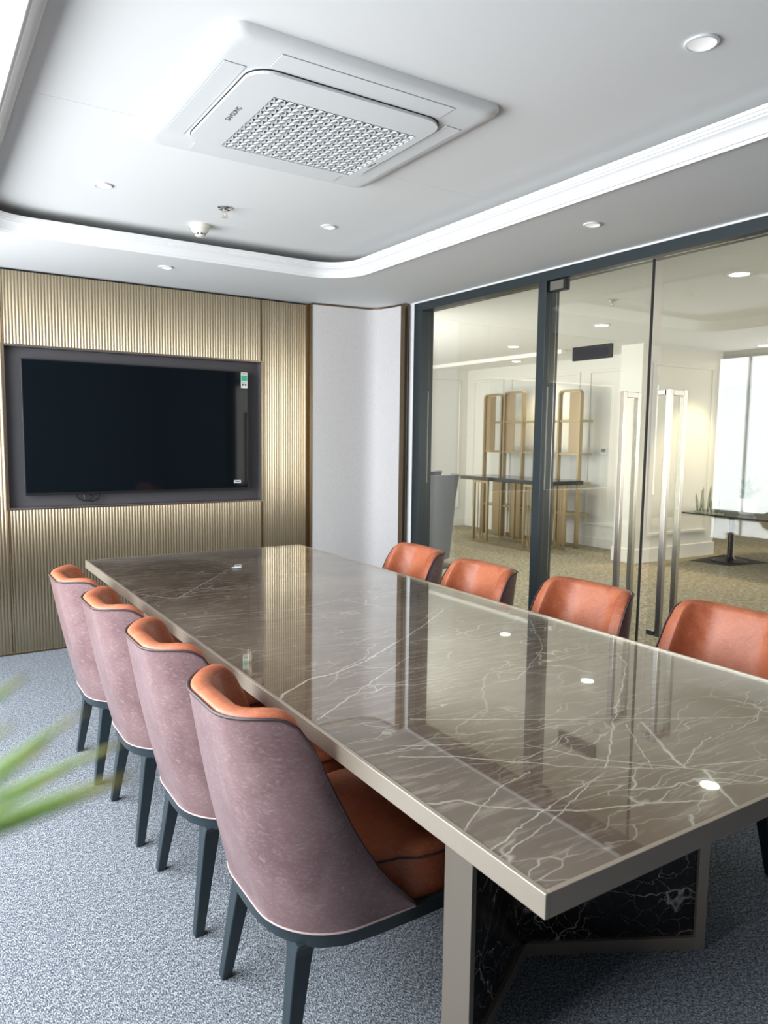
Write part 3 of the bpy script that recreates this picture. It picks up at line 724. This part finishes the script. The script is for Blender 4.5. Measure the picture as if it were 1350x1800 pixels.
    for (tx, ty, bx, by) in ((-0.190, 0.158, -0.238, 0.184), (-0.190, -0.158, -0.238, -0.184), (0.225, 0.165, 0.26, 0.172), (0.225, -0.165, 0.26, -0.172)):
        rg = []
        for z, sx, sy in ((0.303, 0.050, 0.072), (0.290, 0.046, 0.056), (0.272, 0.043, 0.047), (0.24, 0.041, 0.043), (0.0, 0.026, 0.027)):
            k = 1 - z/0.303; x, y = tx + (bx-tx)*k, ty + (by-ty)*k
            rg.append([(x-sx/2, y-sy/2, z), (x+sx/2, y-sy/2, z), (x+sx/2, y+sy/2, z), (x-sx/2, y+sy/2, z)])
        MB().rings(rg).build('leg', 'leg', t, False, 0.003)
    return t
chair = make_chair()
spots = [((0.864, 1.525), 0.0, 'orange and mauve leather chair nearest the camera on the left side'),
         ((0.858, 2.085), 0.0, 'orange and mauve leather chair second from the camera on the left side'),
         ((0.838, 2.630), 0.0, 'orange and mauve leather chair third from the camera on the left side'),
         ((0.812, 3.165), 0.0, 'orange and mauve leather chair on the left side nearest the television wall'),
         ((2.035, 1.405), PI, 'orange leather chair cut by the right edge of the photo'),
         ((1.940, 1.955), PI, 'orange leather chair in front of the glass door handles'),
         ((1.870, 2.515), PI - 0.06, 'orange leather chair just left of the grey mullion'),
         ((1.915, 3.090), PI - 0.10, 'orange leather chair at the right side nearest the fabric corner')]
for i, ((x, y), rz, lab) in enumerate(spots):
    if i == 0: chair.location = (x, y, 0); chair.rotation_euler = (0, 0, rz); chair['label'] = lab
    else: dup(chair, (x, y, 0), rz, lab)

# ------------------------------------------------------------------ office beyond the glass
ZO = 2.45
struct(MB().box(XG + 0.1, 14.2, -3.2, 9.5, ZO, ZO + 0.05).build('ceiling_office', 'paint'), 'white ceiling of the office beyond the glass')
struct(MB().box(3.275, 7.6, 9.30, 9.42, 0, ZO).build('wall_office_left', 'wallpaint'), 'white panelled office wall at the far left')
struct(MB().box(7.50, 7.62, 5.75, 9.30, 0, ZO).build('wall_office_far', 'wallpaint'), 'white panelled office wall behind the brass shelf')
struct(MB().box(6.84, 8.30, 5.45, 5.75, 0, ZO).build('wall_pier_office', 'wallpaint'), 'white panelled pier in the office')
struct(MB().box(14.05, 14.2, -3.2, 9.5, 0, ZO).build('wall_office_end', 'wallpaint'))
struct(MB().box(8.30, 14.05, 9.30, 9.42, 0, ZO).build('wall_office_rear', 'wallpaint'))
struct(MB().box(3.275, 14.05, -3.2, -3.05, 0, ZO).build('wall_office_near', 'wallpaint'))
struct(MB().box(3.275, 3.32, -3.05, -0.75, 0, ZO).build('wall_office_side', 'wallpaint'))
struct(MB().box(3.32, 3.335, 4.66, 9.30, 0, ZO).build('wall_office_back', 'wallpaint'))
def added_window(nm, axis, at, a0, a1, d):  # made-up windows that dress the added office fill lights
    w_ = sempty(nm, (0, 0, 0), 'unseen window frame and blind added behind an office fill light'); mb = MB(); z0, z1, t_ = 0.46, 2.34, 0.04
    def bx(m_, p0, p1, q0, q1, e0, e1):
        lo_, hi_ = sorted((at + e0*d, at + e1*d))
        return m_.box(lo_, hi_, p0, p1, q0, q1) if axis == 'x' else m_.box(p0, p1, lo_, hi_, q0, q1)
    for p0, p1, q0, q1 in ((a0, a1, z0, z0+t_), (a0, a1, z1-t_, z1), (a0, a0+t_, z0+t_, z1-t_), (a1-t_, a1, z0+t_, z1-t_)): bx(mb, p0, p1, q0, q1, 0, 0.03)
    mb.build('window_frame', 'frame', w_)
    bx(MB(), a0+t_, a1-t_, z0+t_, z1-t_, 0.002, 0.006).build('blind_cloth', 'blind', w_)
added_window('window_5', 'x', 3.335, 5.36, 9.04, 1)
added_window('window_6', 'y', -3.05, 3.96, 12.04, 1)
added_window('window_7', 'x', 14.05, -0.54, 5.54, -1)
def picture_frame(nm, axis, at, a0, a1, z0, z1, lab=None, w=0.035, d=0.018):
    mb = MB()
    for (p0, p1, q0, q1) in ((a0, a1, z0, z0+w), (a0, a1, z1-w, z1), (a0, a0+w, z0+w, z1-w), (a1-w, a1, z0+w, z1-w)):
        if axis == 'x': mb.box(at - d, at, p0, p1, q0, q1)
        else: mb.box(p0, p1, at - d, at, q0, q1)
    return struct(mb.build(nm, 'wallpaint', None, False, 0.006), lab)
k = 3
for a0, a1 in ((8.45, 9.15), (6.95, 8.30), (5.95, 6.80)):
    picture_frame('trim_%d' % k, 'x', 7.50, a0, a1, 0.28, 2.28, 'raised panel moulding on the far office wall'); k += 1
for a0, a1 in ((6.55, 7.36), (5.6, 6.40), (4.6, 5.45)):
    picture_frame('trim_%d' % k, 'y', 9.30, a0, a1, 0.28, 2.28, 'raised panel moulding on the left office wall'); k += 1
picture_frame('trim_%d' % k, 'y', 5.45, 7.02, 8.14, 0.30, 2.26, 'raised panel moulding on the pier'); k += 1
struct(MB().box(7.485, 7.50, 5.75, 9.30, 0, 0.12).build('baseboard_office_far', 'wallpaint'))
struct(MB().box(3.335, 7.485, 9.285, 9.30, 0, 0.12).build('baseboard_office_left', 'wallpaint'))
struct(MB().box(6.825, 8.315, 5.435, 5.765, 0, 0.16).build('baseboard_pier', 'wallpaint', None, False, 0.004))
struct(MB().box(6.56, 6.64, 6.4, 9.285, ZO - 0.05, ZO).build('trim_%d' % k, 'moulding', None, False, 0.008), 'white ceiling moulding before the shelf wall'); k += 1
struct(MB().box(3.6, 6.56, 9.2, 9.285, ZO - 0.05, ZO).build('trim_%d' % k, 'moulding', None, False, 0.008)); k += 1
LON = [(4.507, 2.878, 'lit round downlight in the office ceiling at the right edge'), (5.473, 4.840, 'lit round downlight in the office above the door plate'),
       (5.942, 6.550, 'lit round downlight in the office left of the grey mullion'), (7.089, 7.749, 'lit warm downlight just above the brass shelf')]
for x, y, lab in LON: downlight(x, y, ZO, lab, True, 0.075, 'lit office downlights')
for x, y, lab in ((8.02, 4.77, 'lit office downlight by the right edge above the pier'), (10.54, 6.25, 'small lit downlight far behind the pier'), (11.5, 7.42, 'small lit downlight farthest but one behind the pier')):
    downlight(x, y, ZO, lab, True, 0.085, 'lit office downlights')
for x, y, e_ in ((4.507, 2.878, 30), (5.473, 4.84, 30), (5.942, 6.55, 30), (8.02, 4.6, 30)):
    spot_light('office_lamp', (x, y, ZO - 0.02), e_, (1.0, 0.955, 0.87), 130, 0.8)
spot_light('shelf_lamp', (7.05, 7.55, ZO - 0.02), 45, (1.0, 0.80, 0.48), 110, 0.8, (7.35, 7.4, 0))
spot_light('pier_lamp', (7.75, 4.95, ZO - 0.02), 60, (1.0, 0.76, 0.40), 85, 0.5)
sprinkler(4.572, 3.948, ZO, 'small chrome sprinkler in the office ceiling seen through the door')
# brass shelf
sh = thing('etagere_shelf', 'tall brass open shelf of three rounded frames against the office wall', 'shelf', (7.2, 7.5, 0))
def shp(mb, nm, m_, bev=0.0, sm=False): return keep(mb.build(nm, m_, None, sm, bev), sh)
SX0, SX1 = 7.10, 7.36
def loop_frame(y0, y1, z1):
    r, w = 0.07, 0.028
    def outl(i):
        q = [(y0+i, 0.0)]
        for c in range(7): a = PI - PI/2*c/6; q.append((y0+i+(r-i) + (r-i)*math.cos(a), z1-i-(r-i) + (r-i)*math.sin(a)))
        for c in range(7): a = PI/2 - PI/2*c/6; q.append((y1-i-(r-i) + (r-i)*math.cos(a), z1-i-(r-i) + (r-i)*math.sin(a)))
        q.append((y1-i, 0.0)); return q
    o_, i_ = outl(0), outl(w); mb = MB()
    for a in range(len(o_) - 1):
        ps = [o_[a], o_[a+1], i_[a+1], i_[a]]
        mb.rings([[(SX0, y, z) for y, z in ps], [(SX0 + 0.06, y, z) for y, z in ps]])
    shp(mb, 'upright_frame', 'gold')
loop_frame(8.035, 8.43, 2.025); loop_frame(7.60, 8.005, 2.045); loop_frame(6.57, 6.955, 2.02)
for z in (1.625, 1.205, 0.835, 0.435):
    shp(MB().box(SX0+0.012, SX1-0.002, 6.585, 8.41, z-0.013, z+0.013), 'shelf_board', 'gold')
for y0, y1, z0, z1 in ((8.21, 8.40, 1.22, 1.99), (7.80, 7.975, 1.22, 2.01), (6.60, 6.78, 1.22, 1.985), (8.06, 8.22, 0.02, 0.82), (7.63, 7.82, 0.02, 0.82), (6.77, 6.925, 0.02, 0.82)):
    shp(MB().box(SX0+0.030, SX0+0.040, y0, y1, z0, z1), 'half_panel', 'goldpanel')
shp(MB().box(SX0+0.05, SX0+0.2, 6.80, 6.95, 0.85, 0.865), 'tray', 'black')
# desk in front of the shelf
dk = thing('console_desk', 'black topped desk on brass bar legs in front of the shelf', 'desk', (6.65, 7.2, 0))
def dkp(mb, nm, m_, bev=0.0): return keep(mb.build(nm, m_, None, False, bev), dk)
dkp(MB().box(6.36, 6.98, 6.36, 8.01, 0.835, 0.885), 'desk_top', 'desk_top', 0.004)
for y0, y1 in ((7.50, 7.77), (6.58, 6.80)):
    for x in (6.42, 6.90):
        fr = MB().bar((x, y0, 0.015), (x, y1, 0.015), 0.03, 0.03).bar((x, y0, 0.82), (x, y1, 0.82), 0.03, 0.03).bar((x, y0, 0), (x, y0, 0.835), 0.028, 0.028).bar((x, y1, 0), (x, y1, 0.835), 0.028, 0.028)
        dkp(fr, 'leg_frame', 'gold')
        for q in (0.3, 0.5, 0.7):
            yy = y0 + (y1-y0)*q
            dkp(MB().bar((x, yy, 0.03), (x, yy, 0.81), 0.010, 0.010), 'leg_bar', 'gold')
        dkp(MB().tube([(x, y0+(y1-y0)*0.3, 0.12), (x, y0+(y1-y0)*0.38, 0.06), (x, y0+(y1-y0)*0.5, 0.045), (x, y0+(y1-y0)*0.62, 0.06), (x, y0+(y1-y0)*0.7, 0.12)], 0.006, 6), 'scroll', 'gold')
for x in (6.42, 6.90): dkp(MB().bar((x, 6.80, 0.015), (x, 7.50, 0.015), 0.026, 0.026), 'foot_rail', 'gold')
# grey lounge chairs by the jamb
def lounge(x, y, rz, s, label):
    t = thing('wing_chair', label, 'chair', (x, y, 0), rz, 'grey office lounge chairs')
    ol = []
    for i in range(17):
        a = -PI*0.75 + PI*1.5*i/16; ol.append((-0.28*math.cos(a)*s, 0.30*math.sin(a)*s))
    inn = [(px*0.80, py*0.80) for px, py in ol]
    prof_ = [(0.10, 0.78), (0.30, 0.84), (0.50, 0.90), (0.75, 0.96), (0.95, 1.06), (1.0, 1.10)]
    MB().rings([[(px*k_, py*k_, z) for px, py in ol] + [(px*k_, py*k_, z) for px, py in reversed(inn)] for z, k_ in prof_]).build('back_shell', 'greyfabric', t, True)
    MB().rings([[(px*k_, py*k_, z) for px, py in [(-0.22*math.cos(2*PI*i/20)*s, 0.24*math.sin(2*PI*i/20)*s) for i in range(20)]] for z, k_ in ((0.10, 0.9), (0.28, 1.0), (0.40, 1.0), (0.44, 0.9))]).build('seat', 'greyfabric', t, True)
    MB().lathe([(0.24*s, 0), (0.24*s, 0.02), (0.05, 0.03), (0.04, 0.10)], (0, 0, 0), 20).build('swivel_base', 'black', t, True)
    return t
lounge(4.70, 6.45, 0.6, 1.0, 'grey tub chair beside the left jamb of the glass partition')
lounge(5.05, 7.25, 0.4, 1.05, 'grey tub chair half hidden behind another by the left jamb')
# low table with plant, right
ct = thing('cafe_table', 'thin dark topped table on a round pedestal in the office', 'table', (8.0, 4.95, 0))
def ctp(mb, nm, m_, sm=False, bev=0.0): return keep(mb.build(nm, m_, None, sm, bev), ct)
ctp(MB().prism(rrect(7.22, 8.75, 3.25, 5.18, 0.06, 5), 0.588, 0.604), 'table_top', 'desk_top')
for y in (5.02, 3.5):
    ctp(MB().lathe([(0.20, 0.0025), (0.20, 0.012), (0.06, 0.03), (0.035, 0.06), (0.032, 0.58), (0.06, 0.588)], (8.0, y, 0), 24), 'pedestal', 'black', True)
tag(MB().prism([(7.60, 5.28), (7.69, 4.82), (8.30, 4.72), (8.42, 5.36)], 0.0, 0.002).build('floor_plate', 'mat_black', None, False, 0, 2, (8.0, 5.05, 0)), 'black plate on the office carpet under the pedestal table', 'floor plate')
pp = thing('potted_plant', 'green plant in a white pot on the office table', 'plant', (7.62, 4.62, 0.604))
keep(MB().lathe([(0.07, 0), (0.085, 0.02), (0.10, 0.12), (0.102, 0.17), (0.094, 0.17), (0.092, 0.15), (0.005, 0.15)], (7.62, 4.62, 0.604), 24).build('pot', 'pot', None, True), pp)
rnd = random.Random(3)
def leaf_mesh(nm, p0, p1, w, m_, sag=0.1, seg=8, side=None):
    p0, p1 = Vector(p0), Vector(p1); d = p1 - p0; L = d.length
    sd_ = Vector(side) if side is not None else d.cross(Vector((0, 0, 1)))
    sd_ = (sd_ - d.normalized()*sd_.dot(d.normalized())).normalized(); up = sd_.cross(d).normalized()
    top, bot = [], []
    rings = []
    for i in range(seg + 1):
        t_ = i/seg; c = p0 + d*t_ + up*(4*sag*L*t_*(1-t_)) ; ww = w*0.5*max(0.04, math.sin(PI*min(1, 0.12 + 0.88*t_))**0.7)
        rings.append([c - sd_*ww, c - up*ww*0.25 - sd_*0.0, c + sd_*ww, c + sd_*ww*0.0 - up*(ww*0.25 - 0.0012*0.5)])
    return MB().rings(rings).build(nm, m_, None, 'all')
for i in range(26):
    a = rnd.uniform(0, 2*PI); el = rnd.uniform(0.35, 1.3); L = rnd.uniform(0.16, 0.34)
    b0 = Vector((7.62, 4.62, 0.75)); q = b0 + Vector((math.cos(a)*math.cos(el)*L, math.sin(a)*math.cos(el)*L, math.sin(el)*L))
    keep(leaf_mesh('leaf', b0, q, 0.05, 'leaf_office', 0.12), pp)
og = thing('leaf_ornament', 'row of flat grey green leaf ornaments on the office table', 'ornament', (7.42, 5.0, 0.604))
keep(MB().box(7.36, 7.40, 4.72, 5.08, 0.604, 0.612).build('base_bar', 'ornament'), og)
for i, (yy, h) in enumerate(((5.05, 0.20), (5.02, 0.28), (4.98, 0.24), (4.93, 0.30), (4.88, 0.18), (4.82, 0.25), (4.76, 0.20))):
    keep(leaf_mesh('leaf_blade', (7.38, yy, 0.612), (7.38, yy + (-1)**i*0.03, 0.612 + h), 0.035, 'ornament', 0.02, 8, (0, 1, 0)), og)
sw = thing('wall_switch', 'small white switch plate on the office wall left of the door handle', 'switch', (7.49, 6.35, 1.24))
keep(MB().box(7.485, 7.4995, 6.46, 6.56, 1.19, 1.29).build('plate', 'plastic', None, False, 0.002), sw)
keep(MB().box(7.4835, 7.485, 6.475, 6.545, 1.235, 1.275).build('display', 'plastic_in'), sw)

# ------------------------------------------------------------------ plant close to the camera (its leaf tips reach into the frame)
pl = thing('potted_plant', 'blurred narrow green leaves with orange tips at the lower left', 'plant', (-0.17, 0.40, 0))
keep(MB().lathe([(0.10, 0), (0.12, 0.02), (0.135, 0.30), (0.128, 0.30), (0.125, 0.27), (0.005, 0.27)], (-0.17, 0.40, 0), 28).build('pot', 'pot', None, True), pl)
keep(MB().lathe([(0.122, 0.262), (0.122, 0.272), (0.004, 0.276)], (-0.17, 0.40, 0), 20).build('soil', 'soil'), pl)
LV = [([-0.0032, 0.2077, 1.3039], [0.0216, 0.1843, 1.3273], 0.0041),
      ([-0.0043, 0.1875, 1.3027], [0.017, 0.167, 1.3227], 0.0034),
      ([-0.014, 0.1842, 1.2885], [0.0361, 0.1464, 1.3149], 0.0071),
      ([-0.0026, 0.1842, 1.2946], [0.0225, 0.1618, 1.3191], 0.0046),
      ([-0.0016, 0.2063, 1.2881], [0.0332, 0.1774, 1.3192], 0.0036),
      ([0.0007, 0.2255, 1.277], [0.045, 0.1891, 1.3047], 0.0037),
      ([-0.0032, 0.2127, 1.2765], [0.0304, 0.1837, 1.303], 0.0033)]
for a, b, w in LV:
    A, B = Vector(a), Vector(b); A = A - (B - A)*0.5
    keep(leaf_mesh('leaf', A, B, w*0.8, 'leaf', 0.06, 10, (B - A).cross((A + B)/2 - Vector((0, 0, 1.38)))), pl)
    keep(MB().tube([(-0.17, 0.40, 0.27), (-0.18 + A.x*0.1, 0.40, 0.8), tuple(A*0.6 + Vector((-0.17, 0.40, 1.02))*0.4), tuple(A)], [0.004, 0.0035, 0.002, 0.001], 6).build('stem', 'stem', None, True), pl)
for i in range(12):
    a = rnd.uniform(2.0, 4.6); zz = rnd.uniform(0.7, 1.15); c = Vector((-0.17, 0.40, zz))
    q = c + Vector((math.cos(a)*0.2, math.sin(a)*0.2, 0.08))
    keep(leaf_mesh('leaf', c, q, 0.014, 'leaf', 0.1, 8), pl)
